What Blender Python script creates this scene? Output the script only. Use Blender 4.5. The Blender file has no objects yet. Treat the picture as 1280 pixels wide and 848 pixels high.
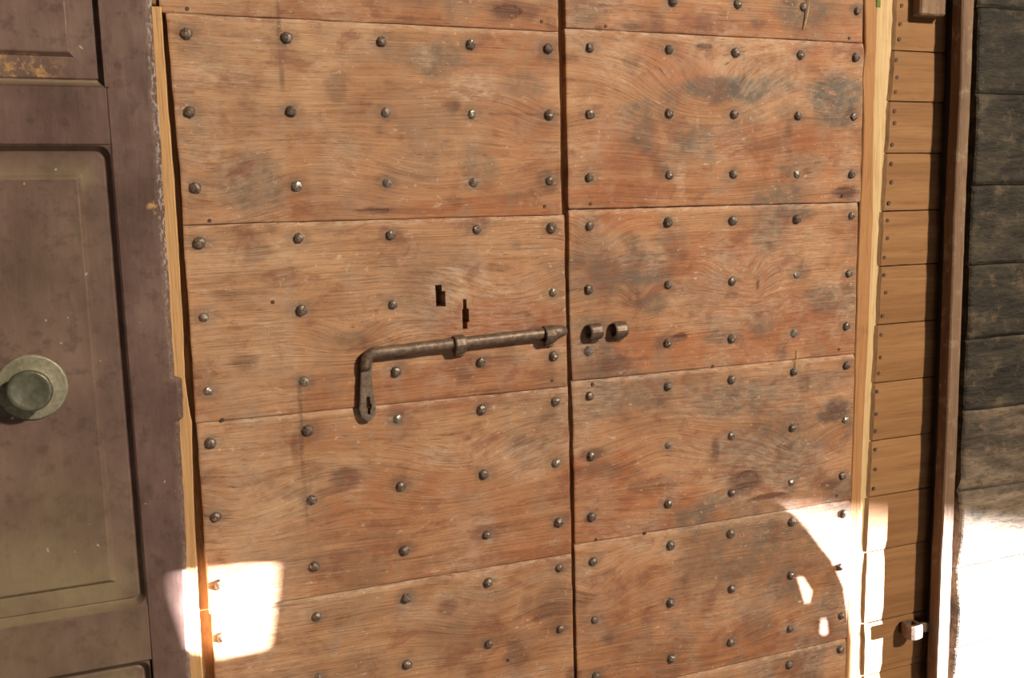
import bpy, bmesh, math, random
import numpy as np
from mathutils import Matrix, Vector

random.seed(7)
scene = bpy.context.scene
COL = scene.collection

# ------------------------------------------------------------------ camera
# vanishing points of the photograph (pixels from the image centre of the 1280x848 frame)
VV, VH = (230.0, 8876.0), (3060.0, -236.0)
FPX = math.sqrt(-(VV[0]*VH[0] + VV[1]*VH[1]))
_n = lambda v: np.array(v, float)/np.linalg.norm(v)
AX = _n([*VH, FPX]); AZ = -_n([*VV, FPX]); AY = np.cross(AZ, AX)
ROT = np.array([AX, AY, AZ])
DIST = 1.15
CAM = np.array([0.0, -DIST, 1.45])
cam_data = bpy.data.cameras.new('camera')
cam_data.sensor_fit = 'HORIZONTAL'; cam_data.sensor_width = 36.0
cam_data.lens = FPX/1280*36.0; cam_data.clip_start = 0.02
cam = bpy.data.objects.new('camera', cam_data); COL.objects.link(cam)
M = Matrix.Identity(4)
for r in range(3):
    M[r][0] = ROT[r][0]; M[r][1] = -ROT[r][1]; M[r][2] = -ROT[r][2]; M[r][3] = CAM[r]
cam.matrix_world = M
scene.camera = cam

def U(px, py, y=0.0):
    """point of the upright plane at depth y that the pixel looks at"""
    r = ROT @ np.array([px-640.0, py-424.0, FPX])
    return CAM + (y-CAM[1])/r[1]*r

# ------------------------------------------------------------------ world, lights, exposure
world = bpy.data.worlds.new('world'); scene.world = world
world.use_nodes = True
bg = world.node_tree.nodes['Background']
bg.inputs[0].default_value = (0.95, 0.80, 0.68, 1); bg.inputs[1].default_value = 0.025

def aim(o, d):
    o.rotation_euler = Vector(d).to_track_quat('-Z', 'Y').to_euler()

SUN_DIR = _n([-2.1, 1.0, 0.0])           # low sun raking along the door from the right
sd = bpy.data.lights.new('low_sun', 'SUN'); sd.energy = 120.0; sd.angle = math.radians(0.32)
sd.color = (1.0, 0.97, 0.95)
sun = bpy.data.objects.new('low_sun', sd); COL.objects.link(sun); sun.location = (6, -2, 2.5); aim(sun, SUN_DIR)

LAMP_DIR = _n([-0.55, 1.0, -0.62])           # lamp high up on the right behind the viewer
ld = bpy.data.lights.new('high_lamp', 'AREA'); ld.shape = 'DISK'; ld.size = 0.28
ld.energy = 264.0; ld.color = (1.0, 0.85, 0.62)
lamp = bpy.data.objects.new('high_lamp', ld); COL.objects.link(lamp)
lamp.location = tuple(np.array([0.6, 0.0, 1.3]) - LAMP_DIR*4.4); aim(lamp, LAMP_DIR)

fd = bpy.data.lights.new('low_fill', 'AREA'); fd.shape = 'RECTANGLE'; fd.size = 1.3; fd.size_y = 0.9
fd.energy = 9.0; fd.color = (1.0, 0.93, 0.86)   # soft fill lamp added low behind the viewer to brighten the lower part
fill = bpy.data.objects.new('low_fill', fd); COL.objects.link(fill); fill.location = (0.9, -2.3, 0.25); aim(fill, (-0.35, 1.0, 0.22))

vs = scene.view_settings
vs.view_transform = 'Standard'; vs.look = 'None'; vs.gamma = 1.0; vs.use_curve_mapping = False
vs.exposure = 0.0

# ------------------------------------------------------------------ noise helpers
def _hash(i, j, s):
    h = (i.astype(np.int64)*374761393 + j.astype(np.int64)*668265263 + int(s)*974711) & 0xffffffff
    h = ((h ^ (h >> 13))*1274126177) & 0xffffffff
    return ((h ^ (h >> 16)) & 0xffff)/65535.0
def vn(x, y, s=0):
    x = np.asarray(x, float); y = np.asarray(y, float)
    i = np.floor(x); j = np.floor(y); u = x-i; v = y-j
    u = u*u*(3-2*u); v = v*v*(3-2*v)
    a = _hash(i, j, s); b = _hash(i+1, j, s); c = _hash(i, j+1, s); d = _hash(i+1, j+1, s)
    return (a*(1-u)+b*u)*(1-v) + (c*(1-u)+d*u)*v
def fbm(x, y, s=0, o=4):
    t = 0; a = 0.5
    for k in range(o):
        t = t + a*vn(x*2**k, y*2**k, s+17*k); a *= 0.5
    return t/(1-0.5**o)
def sstep(a, b, x):
    t = np.clip((x-a)/(b-a), 0, 1); return t*t*(3-2*t)

# ------------------------------------------------------------------ materials
def nt(name):
    m = bpy.data.materials.new(name); m.use_nodes = True
    t = m.node_tree; return m, t, t.nodes['Principled BSDF']
class G:
    def __init__(s, t): s.t = t
    def node(s, k, **kw):
        n = s.t.nodes.new(k)
        for a, b in kw.items(): setattr(n, a, b)
        return n
    def put(s, sock, v):
        if isinstance(v, bpy.types.NodeSocket): s.t.links.new(v, sock)
        else: sock.default_value = v
    def noise(s, vec, scale, detail=4, rough=0.55, dist=0.0):
        n = s.node('ShaderNodeTexNoise'); s.put(n.inputs['Vector'], vec)
        n.inputs['Scale'].default_value = scale; n.inputs['Detail'].default_value = detail
        n.inputs['Roughness'].default_value = rough; n.inputs['Distortion'].default_value = dist
        return n.outputs['Fac']
    def vmul(s, vec, k, add=(0, 0, 0)):
        n = s.node('ShaderNodeVectorMath', operation='MULTIPLY_ADD')
        s.put(n.inputs[0], vec); n.inputs[1].default_value = k; n.inputs[2].default_value = add
        return n.outputs[0]
    def math(s, op, a, b=0.0, clamp=False):
        n = s.node('ShaderNodeMath', operation=op, use_clamp=clamp)
        s.put(n.inputs[0], a); s.put(n.inputs[1], b); return n.outputs[0]
    def rng(s, v, a, b, c=0.0, d=1.0):
        n = s.node('ShaderNodeMapRange', interpolation_type='SMOOTHSTEP')
        s.put(n.inputs[0], v)
        for i, q in enumerate((a, b, c, d)): n.inputs[i+1].default_value = q
        return n.outputs[0]
    def mix(s, f, a, b, mode='MIX'):
        n = s.node('ShaderNodeMix', data_type='RGBA', blend_type=mode)
        s.put(n.inputs[0], f)
        s.put(n.inputs[6], a if isinstance(a, bpy.types.NodeSocket) else (*a, 1))
        s.put(n.inputs[7], b if isinstance(b, bpy.types.NodeSocket) else (*b, 1))
        return n.outputs[2]
    def ramp(s, f, stops):
        n = s.node('ShaderNodeValToRGB'); s.put(n.inputs[0], f); e = n.color_ramp.elements
        while len(e) < len(stops): e.new(0.5)
        for q, (p, c) in zip(e, stops): q.position = p; q.color = (*c, 1)
        return n.outputs[0]
    def bump(s, h, strength, dist, bsdf):
        n = s.node('ShaderNodeBump'); n.inputs['Strength'].default_value = strength
        n.inputs['Distance'].default_value = dist; s.put(n.inputs['Height'], h)
        s.t.links.new(n.outputs[0], bsdf.inputs['Normal'])
def sep(g, sock):
    n = g.node('ShaderNodeSeparateColor'); g.put(n.inputs[0], sock); return n.outputs

def mat_door_wood():
    m, t, b = nt('studded_door_wood'); g = G(t)
    gr = g.node('ShaderNodeAttribute', attribute_name='grain').outputs['Vector']
    st = g.node('ShaderNodeAttribute', attribute_name='stain')
    red = st.outputs['Alpha']; dk, gy, pl = sep(g, st.outputs['Color'])[:3]
    fine = g.noise(g.vmul(gr, (11, 430, 9)), 1, 5, 0.7)
    band = g.noise(g.vmul(gr, (3.5, 95, 9)), 1, 4, 0.6)
    broad = g.noise(g.vmul(gr, (5, 16, 9)), 1, 3, 0.5)
    pos = g.node('ShaderNodeNewGeometry').outputs['Position']
    mott = g.noise(pos, 38, 5, 0.6)
    cloud = g.noise(pos, 13, 4, 0.6, 0.4)
    tone = g.math('ADD', g.math('MULTIPLY', band, 0.36), g.math('ADD', g.math('MULTIPLY', broad, 0.22), g.math('MULTIPLY', cloud, 0.42)))
    base = g.ramp(tone, [(0.30, (0.23, 0.108, 0.056)), (0.43, (0.35, 0.178, 0.094)), (0.52, (0.44, 0.242, 0.133)), (0.68, (0.53, 0.335, 0.205))])
    redc = g.ramp(tone, [(0.30, (0.175, 0.062, 0.030)), (0.45, (0.305, 0.112, 0.050)), (0.56, (0.385, 0.160, 0.074)), (0.70, (0.47, 0.235, 0.118))])
    c = g.mix(red, base, redc)
    c = g.mix(g.rng(fine, 0.52, 0.32, 0, 0.55), c, (0.15, 0.068, 0.038))
    c = g.mix(g.rng(g.noise(g.vmul(gr, (9, 60, 9)), 1, 5, 0.7), 0.47, 0.30, 0, 0.5), c, (0.20, 0.085, 0.042))
    c = g.mix(g.rng(g.noise(g.vmul(pos, (1, 1, 1), (3.3, 0, 1.7)), 21, 5, 0.65), 0.50, 0.70, 0, 0.55), c, (0.28, 0.19, 0.14))
    # mottled wear: dull grey-brown film and small scuffs
    c = g.mix(g.rng(mott, 0.5, 0.72, 0, 0.30), c, (0.40, 0.27, 0.20))
    gyn = g.math('MULTIPLY', gy, g.rng(g.noise(pos, 55, 5, 0.7), 0.32, 0.62, 0.45, 1.2))
    c = g.mix(g.math('MULTIPLY', gyn, 1.1, True), c, (0.115, 0.092, 0.078))
    pln = g.math('MULTIPLY', pl, g.rng(g.noise(g.vmul(gr, (60, 190, 9)), 1, 5, 0.7), 0.36, 0.66))
    c = g.mix(g.math('MULTIPLY', pln, 0.75), c, (0.56, 0.42, 0.33))
    dkn = g.math('MULTIPLY', dk, g.rng(fine, 0.66, 0.36, 0.7, 1.15))
    c = g.mix(g.math('MULTIPLY', dkn, 0.9, True), c, (0.070, 0.028, 0.024))
    scr = g.noise(g.vmul(pos, (150, 30, 190)), 1, 3, 0.7)
    c = g.mix(g.rng(scr, 0.66, 0.76, 0, 0.6), c, (0.62, 0.48, 0.38))
    pore = g.noise(g.vmul(gr, (45, 820, 9)), 1, 2, 0.6)
    c = g.mix(g.rng(pore, 0.40, 0.27, 0, 0.75), c, (0.10, 0.045, 0.026))
    flk = g.noise(g.vmul(pos, (75, 30, 120)), 1, 4, 0.75)
    c = g.mix(g.math('MULTIPLY', g.rng(flk, 0.575, 0.69, 0, 0.7), g.rng(cloud, 0.38, 0.58)), c, (0.60, 0.46, 0.37))
    rust = g.noise(g.vmul(pos, (1, 1, 1.6), (7.1, 0, 2.2)), 17, 5, 0.68, 0.5)
    c = g.mix(g.rng(rust, 0.53, 0.68, 0, 0.62), c, (0.20, 0.075, 0.045))
    pin = g.noise(pos, 260, 2, 0.5)
    c = g.mix(g.rng(pin, 0.30, 0.24, 0, 0.55), c, (0.09, 0.04, 0.025))
    t.links.new(c, b.inputs['Base Color'])
    b.inputs['Roughness'].default_value = 0.56; b.inputs['Specular IOR Level'].default_value = 0.30
    h = g.math('ADD', g.math('MULTIPLY', fine, 0.6), g.math('MULTIPLY', band, 0.7))
    g.bump(h, 0.7, 0.0024, b)
    return m

def mat_wood(name, stops, axis='X', k=(5, 90), dark=(0.06, 0.035, 0.02), dust=None, bumpd=0.0015, rough=0.65, speck=0.35, blotch=0.4):
    m, t, b = nt(name); g = G(t)
    pos = g.node('ShaderNodeNewGeometry').outputs['Position']
    rnd = g.node('ShaderNodeObjectInfo').outputs['Random']
    off = g.node('ShaderNodeCombineXYZ')
    for i in range(3): g.put(off.inputs[i], g.math('MULTIPLY', rnd, 3.7+2.1*i))
    p = g.node('ShaderNodeVectorMath', operation='ADD'); g.put(p.inputs[0], pos); g.put(p.inputs[1], off.outputs[0]); p = p.outputs[0]
    s1 = (k[0], k[1], k[1]) if axis == 'X' else (k[1], k[1], k[0])
    s2 = tuple(q*4 for q in s1); s3 = tuple(q*0.22 for q in s1)
    band = g.noise(g.vmul(p, s1), 1, 4, 0.6, 0.6); fine = g.noise(g.vmul(p, s2), 1, 3, 0.6); broad = g.noise(g.vmul(p, s3), 1, 3, 0.5)
    tone = g.math('ADD', g.math('MULTIPLY', band, 0.5), g.math('MULTIPLY', broad, 0.5))
    c = g.ramp(tone, stops)
    c = g.mix(g.rng(fine, 0.5, 0.3, 0, 0.45), c, dark)
    c = g.mix(g.rng(g.noise(p, 22, 4, 0.6), 0.56, 0.75, 0, blotch), c, dark)
    c = g.mix(g.rng(g.noise(p, 170, 2, 0.5), 0.31, 0.24, 0, speck), c, dark)
    if dust: c = g.mix(g.rng(g.noise(p, 34, 5, 0.7), 0.52, 0.72, 0, 0.6), c, dust)
    t.links.new(c, b.inputs['Base Color'])
    b.inputs['Roughness'].default_value = rough; b.inputs['Specular IOR Level'].default_value = 0.25
    g.bump(g.math('ADD', fine, band), 0.5, bumpd, b)
    return m

def mat_paint():
    m, t, b = nt('brown_painted_wood'); g = G(t)
    pos = g.node('ShaderNodeNewGeometry').outputs['Position']
    n1 = g.noise(g.vmul(pos, (16, 16, 9)), 1, 4, 0.6); n2 = g.noise(pos, 60, 4, 0.6); n3 = g.noise(pos, 11, 3, 0.5)
    c = g.ramp(n1, [(0.3, (0.084, 0.048, 0.042)), (0.5, (0.135, 0.082, 0.073)), (0.72, (0.195, 0.126, 0.110))])
    c = g.mix(g.rng(n2, 0.50, 0.70, 0, 0.5), c, (0.052, 0.027, 0.022))
    dust = g.node('ShaderNodeAttribute', attribute_name='stain')
    d, wear, flk = sep(g, dust.outputs['Color'])[:3]
    c = g.mix(g.math('MULTIPLY', d, g.rng(n3, 0.30, 0.66, 0.3, 1.0)), c, (0.31, 0.255, 0.145))  # mixes in reflected light and dust painted as a greenish tint
    c = g.mix(g.math('MULTIPLY', wear, g.rng(g.noise(pos, 120, 4, 0.7), 0.46, 0.62)), c, (0.42, 0.25, 0.11))
    c = g.mix(g.math('MULTIPLY', flk, g.rng(g.noise(g.vmul(pos, (300, 300, 150)), 1, 3, 0.7), 0.50, 0.60)), c, (0.36, 0.34, 0.34))
    c = g.mix(g.rng(g.noise(pos, 95, 1, 0.4), 0.765, 0.79, 0, 0.8), c, (0.45, 0.36, 0.26))
    t.links.new(c, b.inputs['Base Color'])
    g.put(b.inputs['Roughness'], g.rng(n2, 0.3, 0.7, 0.42, 0.62)); b.inputs['Specular IOR Level'].default_value = 0.35
    g.bump(g.math('ADD', n2, g.math('MULTIPLY', g.noise(g.vmul(pos, (200, 200, 25)), 1, 3), 0.6)), 0.4, 0.0012, b)
    return m

def mat_metal(name, a, c2, rough=0.5, metal=0.6, scale=160, spots=None):
    m, t, b = nt(name); g = G(t)
    co = g.node('ShaderNodeTexCoord').outputs['Object']
    n = g.noise(co, scale, 4, 0.65)
    c = g.mix(g.rng(n, 0.35, 0.68), a, c2)
    if spots: c = g.mix(g.rng(g.noise(co, scale*2.3, 2), 0.58, 0.68, 0, 0.8), c, spots)
    t.links.new(c, b.inputs['Base Color'])
    b.inputs['Metallic'].default_value = metal; b.inputs['Roughness'].default_value = rough
    g.bump(n, 0.4, 0.0012, b)
    return m

def mat_plain(name, a, c2, scale=6, rough=0.9):
    m, t, b = nt(name); g = G(t)
    pos = g.node('ShaderNodeNewGeometry').outputs['Position']
    n = g.noise(pos, scale, 6, 0.6)
    t.links.new(g.mix(n, a, c2), b.inputs['Base Color']); b.inputs['Roughness'].default_value = rough
    g.bump(n, 0.5, 0.01, b); return m

WOOD = mat_door_wood()
PALE = mat_wood('bare_pale_wood', [(0.3, (0.42, 0.24, 0.11)), (0.55, (0.55, 0.33, 0.16)), (0.75, (0.62, 0.41, 0.22))], 'Z', (4, 120), (0.25, 0.12, 0.05), speck=0.2, blotch=0.15)
CREAM = mat_wood('pale_batten_wood', [(0.3, (0.42, 0.27, 0.13)), (0.55, (0.57, 0.40, 0.215)), (0.75, (0.66, 0.50, 0.30))], 'Z', (4, 110), (0.33, 0.18, 0.08), speck=0.3, blotch=0.15)
ORANGE = mat_wood('orange_brown_wood', [(0.3, (0.30, 0.135, 0.055)), (0.55, (0.41, 0.21, 0.092)), (0.75, (0.50, 0.29, 0.145))], 'Z', (4, 90), (0.16, 0.07, 0.035), blotch=0.3)
EDGE = mat_wood('rough_edge_wood', [(0.3, (0.18, 0.095, 0.045)), (0.55, (0.28, 0.155, 0.075)), (0.75, (0.38, 0.25, 0.14))], 'Z', (14, 160), (0.07, 0.035, 0.02), blotch=0.4)
INNER = mat_wood('narrow_board_wood', [(0.3, (0.185, 0.086, 0.036)), (0.50, (0.265, 0.132, 0.057)), (0.72, (0.35, 0.195, 0.092))], 'X', (4, 80), (0.17, 0.08, 0.035), speck=0.2, blotch=0.25, bumpd=0.0008)
POST = mat_wood('brown_post_wood', [(0.3, (0.13, 0.076, 0.050)), (0.55, (0.22, 0.138, 0.092)), (0.75, (0.32, 0.225, 0.155))], 'Z', (4, 100), (0.10, 0.052, 0.032), dust=(0.36, 0.29, 0.22), blotch=0.4)
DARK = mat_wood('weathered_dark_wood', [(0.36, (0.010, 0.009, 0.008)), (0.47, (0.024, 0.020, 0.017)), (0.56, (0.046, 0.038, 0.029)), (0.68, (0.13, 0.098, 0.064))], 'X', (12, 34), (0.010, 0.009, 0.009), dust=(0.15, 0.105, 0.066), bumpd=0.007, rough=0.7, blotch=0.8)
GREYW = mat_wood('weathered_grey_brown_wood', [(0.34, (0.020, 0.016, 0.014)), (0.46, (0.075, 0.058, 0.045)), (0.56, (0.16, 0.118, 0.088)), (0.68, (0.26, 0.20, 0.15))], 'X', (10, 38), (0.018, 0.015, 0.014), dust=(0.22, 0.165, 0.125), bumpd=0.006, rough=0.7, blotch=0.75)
PAINT = mat_paint()
IRON = mat_metal('old_wrought_iron', (0.120, 0.080, 0.063), (0.225, 0.165, 0.130), 0.5, 0.4, 120, (0.085, 0.05, 0.037))
NAIL = mat_metal('dark_nail_iron', (0.125, 0.092, 0.078), (0.25, 0.20, 0.172), 0.42, 0.45, 260)
NAILW = mat_metal('worn_nail_iron', (0.20, 0.165, 0.145), (0.42, 0.37, 0.33), 0.38, 0.6, 330)
BRASS = mat_metal('tarnished_brass', (0.22, 0.205, 0.15), (0.32, 0.30, 0.225), 0.5, 0.35, 170, (0.36, 0.32, 0.25))
BRASSD = mat_metal('dark_tarnished_brass', (0.105, 0.105, 0.078), (0.165, 0.165, 0.125), 0.4, 0.35, 120)
PLASTER = mat_plain('old_plaster', (0.16, 0.13, 0.10), (0.26, 0.22, 0.17))
STONE = mat_plain('worn_stone_floor', (0.12, 0.10, 0.085), (0.22, 0.19, 0.16), 9)
SHADOWWOOD = mat_plain('shade_dark_boards', (0.030, 0.020, 0.013), (0.05, 0.035, 0.022), 20)  # near-black colour paints the shade inside gaps
STRAWM = mat_plain('dry_straw', (0.55, 0.36, 0.16), (0.70, 0.50, 0.26), 200, 0.6)
GREEN = mat_plain('green_paint', (0.10, 0.14, 0.02), (0.16, 0.20, 0.04), 200, 0.6)

# ------------------------------------------------------------------ object helpers
def wloc(o):
    v = Vector(o.location)
    while o.parent: o = o.parent; v += Vector(o.location)
    return v
def link(name, me, parent=None, loc=(0, 0, 0)):
    o = bpy.data.objects.new(name, me); COL.objects.link(o)
    if parent:
        o.parent = parent; o.location = Vector(loc)-wloc(parent)
    else: o.location = loc
    return o
def tag(o, label, cat, kind=None, group=None):
    o['label'] = label; o['category'] = cat
    if kind: o['kind'] = kind
    if group: o['group'] = group
    return o
def empty(name, loc): return link(name, None, None, loc)
def mesh(name, verts, faces, mat, smooth=False):
    me = bpy.data.meshes.new(name); me.from_pydata([tuple(v) for v in verts], [], faces); me.update()
    me.materials.append(mat)
    if smooth:
        for p in me.polygons: p.use_smooth = True
    return me
def fix(me):
    bm = bmesh.new(); bm.from_mesh(me); bmesh.ops.recalc_face_normals(bm, faces=bm.faces); bm.to_mesh(me); bm.free(); return me

# ---- stains, knots and marks of the studded door (pixel positions -> places on the wood)
def ell(l):
    out = []
    for (cx, cy, rx, ry, a, *rest) in l:
        c = U(cx, cy); sx = (U(cx+rx, cy)[0]-U(cx-rx, cy)[0])/2; sz = (U(cx, cy-ry)[2]-U(cx, cy+ry)[2])/2
        out.append((c[0], c[2], sx, sz, a, rest[0] if rest else 0.0))
    return out
DKS = ell([(636, 15, 22, 10, .9), (661, 16, 16, 12, .6), (465, 264, 24, 3, .95), (430, 598, 20, 14, .7), (305, 452, 16, 10, .6), (692, 755, 20, 30, .6), (560, 762, 13, 9, .5), (645, 818, 14, 17, .45),
 (420, 108, 12, 18, .45), (570, 132, 6, 6, .7), (1055, 240, 15, 8, .95), (930, 603, 22, 15, .85), (960, 622, 26, 4, .9), (893, 563, 5, 14, .7), (770, 455, 20, 9, .55), (790, 33, 13, 5, .7), (880, 57, 11, 4, .95),
 (880, 32, 12, 12, .45), (1035, 606, 18, 5, .7), (850, 421, 9, 4, .9), (752, 588, 40, 10, .45), (742, 570, 16, 9, .5), (700, 745, 12, 16, .5), (640, 5, 25, 5, .5), (715, 845, 8, 10, .7), (748, 36, 6, 3, .8), (370, 560, 6, 20, .5),
 (945, 30, 10, 8, .5), (985, 3, 10, 4, .7), (420, 612, 22, 5, .5), (510, 24, 14, 3, .5), (545, 24, 8, 2, .5), (690, 30, 6, 10, .4), (1002, 330, 3, 8, .5), (948, 356, 2, 7, .8), (798, 372, 3, 12, .6), (788, 372, 2, 10, .6),
 (735, 650, 6, 4, .6), (1042, 518, 14, 13, .6), (620, 450, 6, 3, .4), (960, 180, 26, 8, .4), (985, 175, 5, 24, .4), (800, 178, 20, 6, .4), (675, 770, 10, 8, .6)])
GYS = ell([(315, 230, 42, 36, .55), (242, 170, 26, 20, .3), (258, 60, 26, 18, .35), (545, 75, 34, 24, .55), (498, 62, 20, 15, .35), (655, 105, 26, 16, .35), (598, 205, 22, 30, .45), (540, 330, 60, 26, .2), (440, 425, 20, 12, .4),
 (910, 112, 60, 16, .85), (960, 106, 40, 10, .5), (1045, 125, 36, 32, .85), (800, 140, 26, 14, .5), (835, 132, 14, 26, .4), (805, 165, 14, 22, .55), (925, 150, 30, 12, .35), (1000, 205, 26, 20, .4), (815, 380, 20, 13, .65),
 (960, 288, 22, 28, .5), (985, 268, 36, 7, .6), (1032, 375, 24, 18, .6), (905, 420, 22, 9, .6), (868, 490, 20, 14, .4), (920, 498, 55, 26, .6), (812, 490, 34, 22, .5), (1042, 515, 20, 16, .75), (960, 560, 70, 36, .5), (1000, 480, 60, 16, .4),
 (920, 690, 70, 40, .45), (872, 722, 28, 22, .4), (1000, 690, 60, 30, .3), (735, 300, 16, 30, .3), (840, 300, 20, 20, .3), (880, 360, 40, 20, .25), (590, 745, 40, 14, .3), (560, 800, 40, 25, .25), (985, 140, 20, 10, .4), (960, 640, 40, 15, .3), (660, 560, 30, 22, .35)])
PLS = ell([(250, 92, 34, 18, .8), (300, 90, 18, 16, .6), (592, 112, 30, 18, .7), (330, 402, 22, 12, .7), (310, 318, 60, 20, .55), (560, 355, 34, 22, .7), (590, 230, 14, 9, .7), (570, 570, 50, 22, .5), (660, 572, 46, 24, .5), (300, 600, 60, 60, .4),
 (820, 325, 16, 20, .7), (940, 345, 60, 34, .5), (980, 310, 60, 30, .45), (950, 385, 60, 18, .6), (900, 500, 60, 30, .4), (960, 590, 80, 40, .55), (1000, 490, 60, 30, .4), (740, 520, 20, 16, .4), (1030, 215, 40, 20, .3), (470, 360, 50, 30, .3),
 (900, 560, 60, 20, .4), (280, 540, 60, 16, .4), (260, 190, 16, 26, .6), (530, 70, 14, 16, .6), (1030, 130, 12, 14, .5), (850, 225, 6, 26, .7), (872, 152, 2, 10, .9), (746, 175, 2, 8, .7), (900, 760, 80, 30, .35), (750, 740, 30, 60, .3), (980, 450, 40, 8, .4), (930, 55, 70, 10, .6), (940, 80, 20, 14, .5)])
RDS = ell([(600, 262, 110, 14, .9), (620, 400, 90, 22, .9), (500, 630, 110, 46, .55), (430, 545, 90, 16, .5), (470, 690, 60, 14, .6), (640, 60, 60, 30, .4), (640, 640, 70, 40, .4), (560, 480, 120, 30, .7), (660, 180, 50, 60, .35), (640, 15, 70, 14, .6),
 (780, 335, 46, 22, .95), (790, 270, 40, 22, .8), (790, 240, 80, 14, .9), (960, 180, 70, 24, .8), (750, 590, 60, 26, .8), (830, 625, 60, 22, .8), (780, 180, 50, 40, .6), (880, 330, 60, 40, .6), (900, 430, 150, 16, .9), (1000, 390, 50, 24, .7), (780, 440, 60, 36, .7), (1000, 200, 60, 50, .5), (840, 90, 50, 40, .5), (1040, 60, 50, 30, .5),
 (960, 560, 60, 40, .3), (800, 760, 60, 60, .3), (930, 350, 60, 40, .5), (640, 800, 60, 40, .3), (760, 20, 60, 20, .6), (1000, 30, 70, 16, .5)])
# knots: centre, half sizes in metres, strength
KN = [(880, 128, .115, .055, .10), (1045, 128, .05, .035, .045), (745, 300, .035, .03, .04), (797, 372, .02, .025, .035), (938, 350, .03, .03, .045), (905, 345, .03, .03, .03), (442, 424, .045, .022, .035), (570, 585, .11, .05, .07), (270, 250, .08, .05, .06), (690, 150, .06, .04, .04),
      (860, 640, .10, .04, .04), (470, 610, .08, .03, -.03), (640, 370, .09, .04, .05), (560, 230, .12, .04, .05), (900, 800, .12, .05, .05), (830, 550, .08, .04, -.04), (1000, 560, .06, .04, .05), (620, 770, .08, .05, .05), (300, 640, .07, .04, .04), (750, 740, .05, .06, .05)]
KN = [(*U(a, b)[[0, 2]], rx, rz, s) for a, b, rx, rz, s in KN]
CR = [((612, 143), (702, 144)), ((713, 362), (738, 361)), ((745, 361), (765, 360)), ((205+10, 115), (242, 116)), ((408, 140), (456, 141)), ((318, 763), (396, 752)), ((700, 144), (706, 144)), ((722, 142), (735, 142)), ((230, 395), (252, 396)), ((240, 487), (262, 488)), ((250, 646), (290, 644)), ((700, 366), (712, 365)), ((860, 517), (873, 523)), ((780, 300), (800, 296))]
CR = [(U(*a)[[0, 2]], U(*b)[[0, 2]]) for a, b in CR]

def fields(x, z, seed, topz, botz):
    gz = z + 0.014*(fbm(x*3.2, z*5+seed, seed)-.5) + 0.05*(fbm(x*1.3+seed*3, z*0.7, seed+5)-.5)
    for kx, kz, rx, rz, s in KN:
        gz = gz + 0.6*s*np.exp(-(((x-kx)/rx)**2+((z-kz)/rz)**2))
    grain = np.stack([x, gz, np.full_like(x, seed*1.37)], -1)
    wx = 0.030*(fbm(x*38, z*55, 3)-.5); wz = 0.022*(fbm(x*38+9, z*60, 4)-.5)
    def acc(L, ks=1.0):
        v = np.zeros_like(x)
        for cx, cz, sx, sz, a, _ in L:
            k = min(1.0, 0.12+min(sx, sz)/0.025)
            q = ((x+wx*k-cx)/(sx*1.15))**2+((z+wz*k-cz)/(sz*1.15))**2
            v = np.maximum(v, a*(1-sstep(0.25, 1.35, q)))
        return v
    dk = acc(DKS); gy = acc(GYS); pl = acc(PLS); rd = acc(RDS)
    for a, b in CR:
        d = b-a; L2 = (d**2).sum(); tt = np.clip(((x-a[0])*d[0]+(z-a[1])*d[1])/L2, 0, 1)
        dd = np.hypot(x-a[0]-tt*d[0], z-a[1]-tt*d[1])
        dk = np.maximum(dk, (0.35+0.4*fbm(x*60, z*60, 91))*(1-sstep(0.0004, 0.0026, dd)))
    # lower part of every board is redder, right leaf redder than the left
    low = 1-sstep(0.0, 0.09, z-botz)
    rd = np.maximum(rd, 0.55*low*fbm(x*6, z*9, 31)*1.6)
    rd = rd + 0.18*sstep(0.1, 0.45, x) + 0.14*sstep(0.5, 0.56, x)
    # tide line beside the second row of studs, paler bare wood left of it
    line = 0.166+0.006*(fbm(z*14, x*0+1, 77)-.5) + 0.010*(1.35-z)*0
    m = (1-sstep(0.001, 0.0035, np.abs(x-line)))*sstep(0.46, 0.62, fbm(z*9, z*0+3.3, 12))
    dk = np.maximum(dk, 0.6*m*(x < .3))
    pl = np.maximum(pl, 0.30*(1-sstep(-0.004, 0.006, x-line)))
    rd = rd*(1-0.55*(1-sstep(-0.004, 0.006, x-line)))
    # top edges painted paler as lit and worn, general grime and dust
    pl = np.maximum(pl, 0.8*(1-sstep(0.003, 0.008, topz-z)))
    gy = np.maximum(gy, 0.62*sstep(0.48, 0.72, fbm(x*9+3, z*11, 51))*(0.45+0.55*sstep(0.5, 0.6, x)))
    pl = np.maximum(pl, 0.5*sstep(0.50, 0.74, fbm(x*13+7, z*15, 57)))
    dk = np.maximum(dk, 0.45*sstep(0.62, 0.80, fbm(x*24+1, z*34, 63)))
    # dark iron stains round the studs
    for nx, nz in STUDS:
        q = ((x-nx)/0.017)**2+((z-nz-0.001)/0.013)**2
        gy = np.maximum(gy, 0.40*(1-sstep(0.2, 1.4, q)))
    st = np.stack([dk, gy, pl, np.clip(rd, 0, 1)], -1)
    return grain, np.clip(st, 0, 1)

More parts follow.
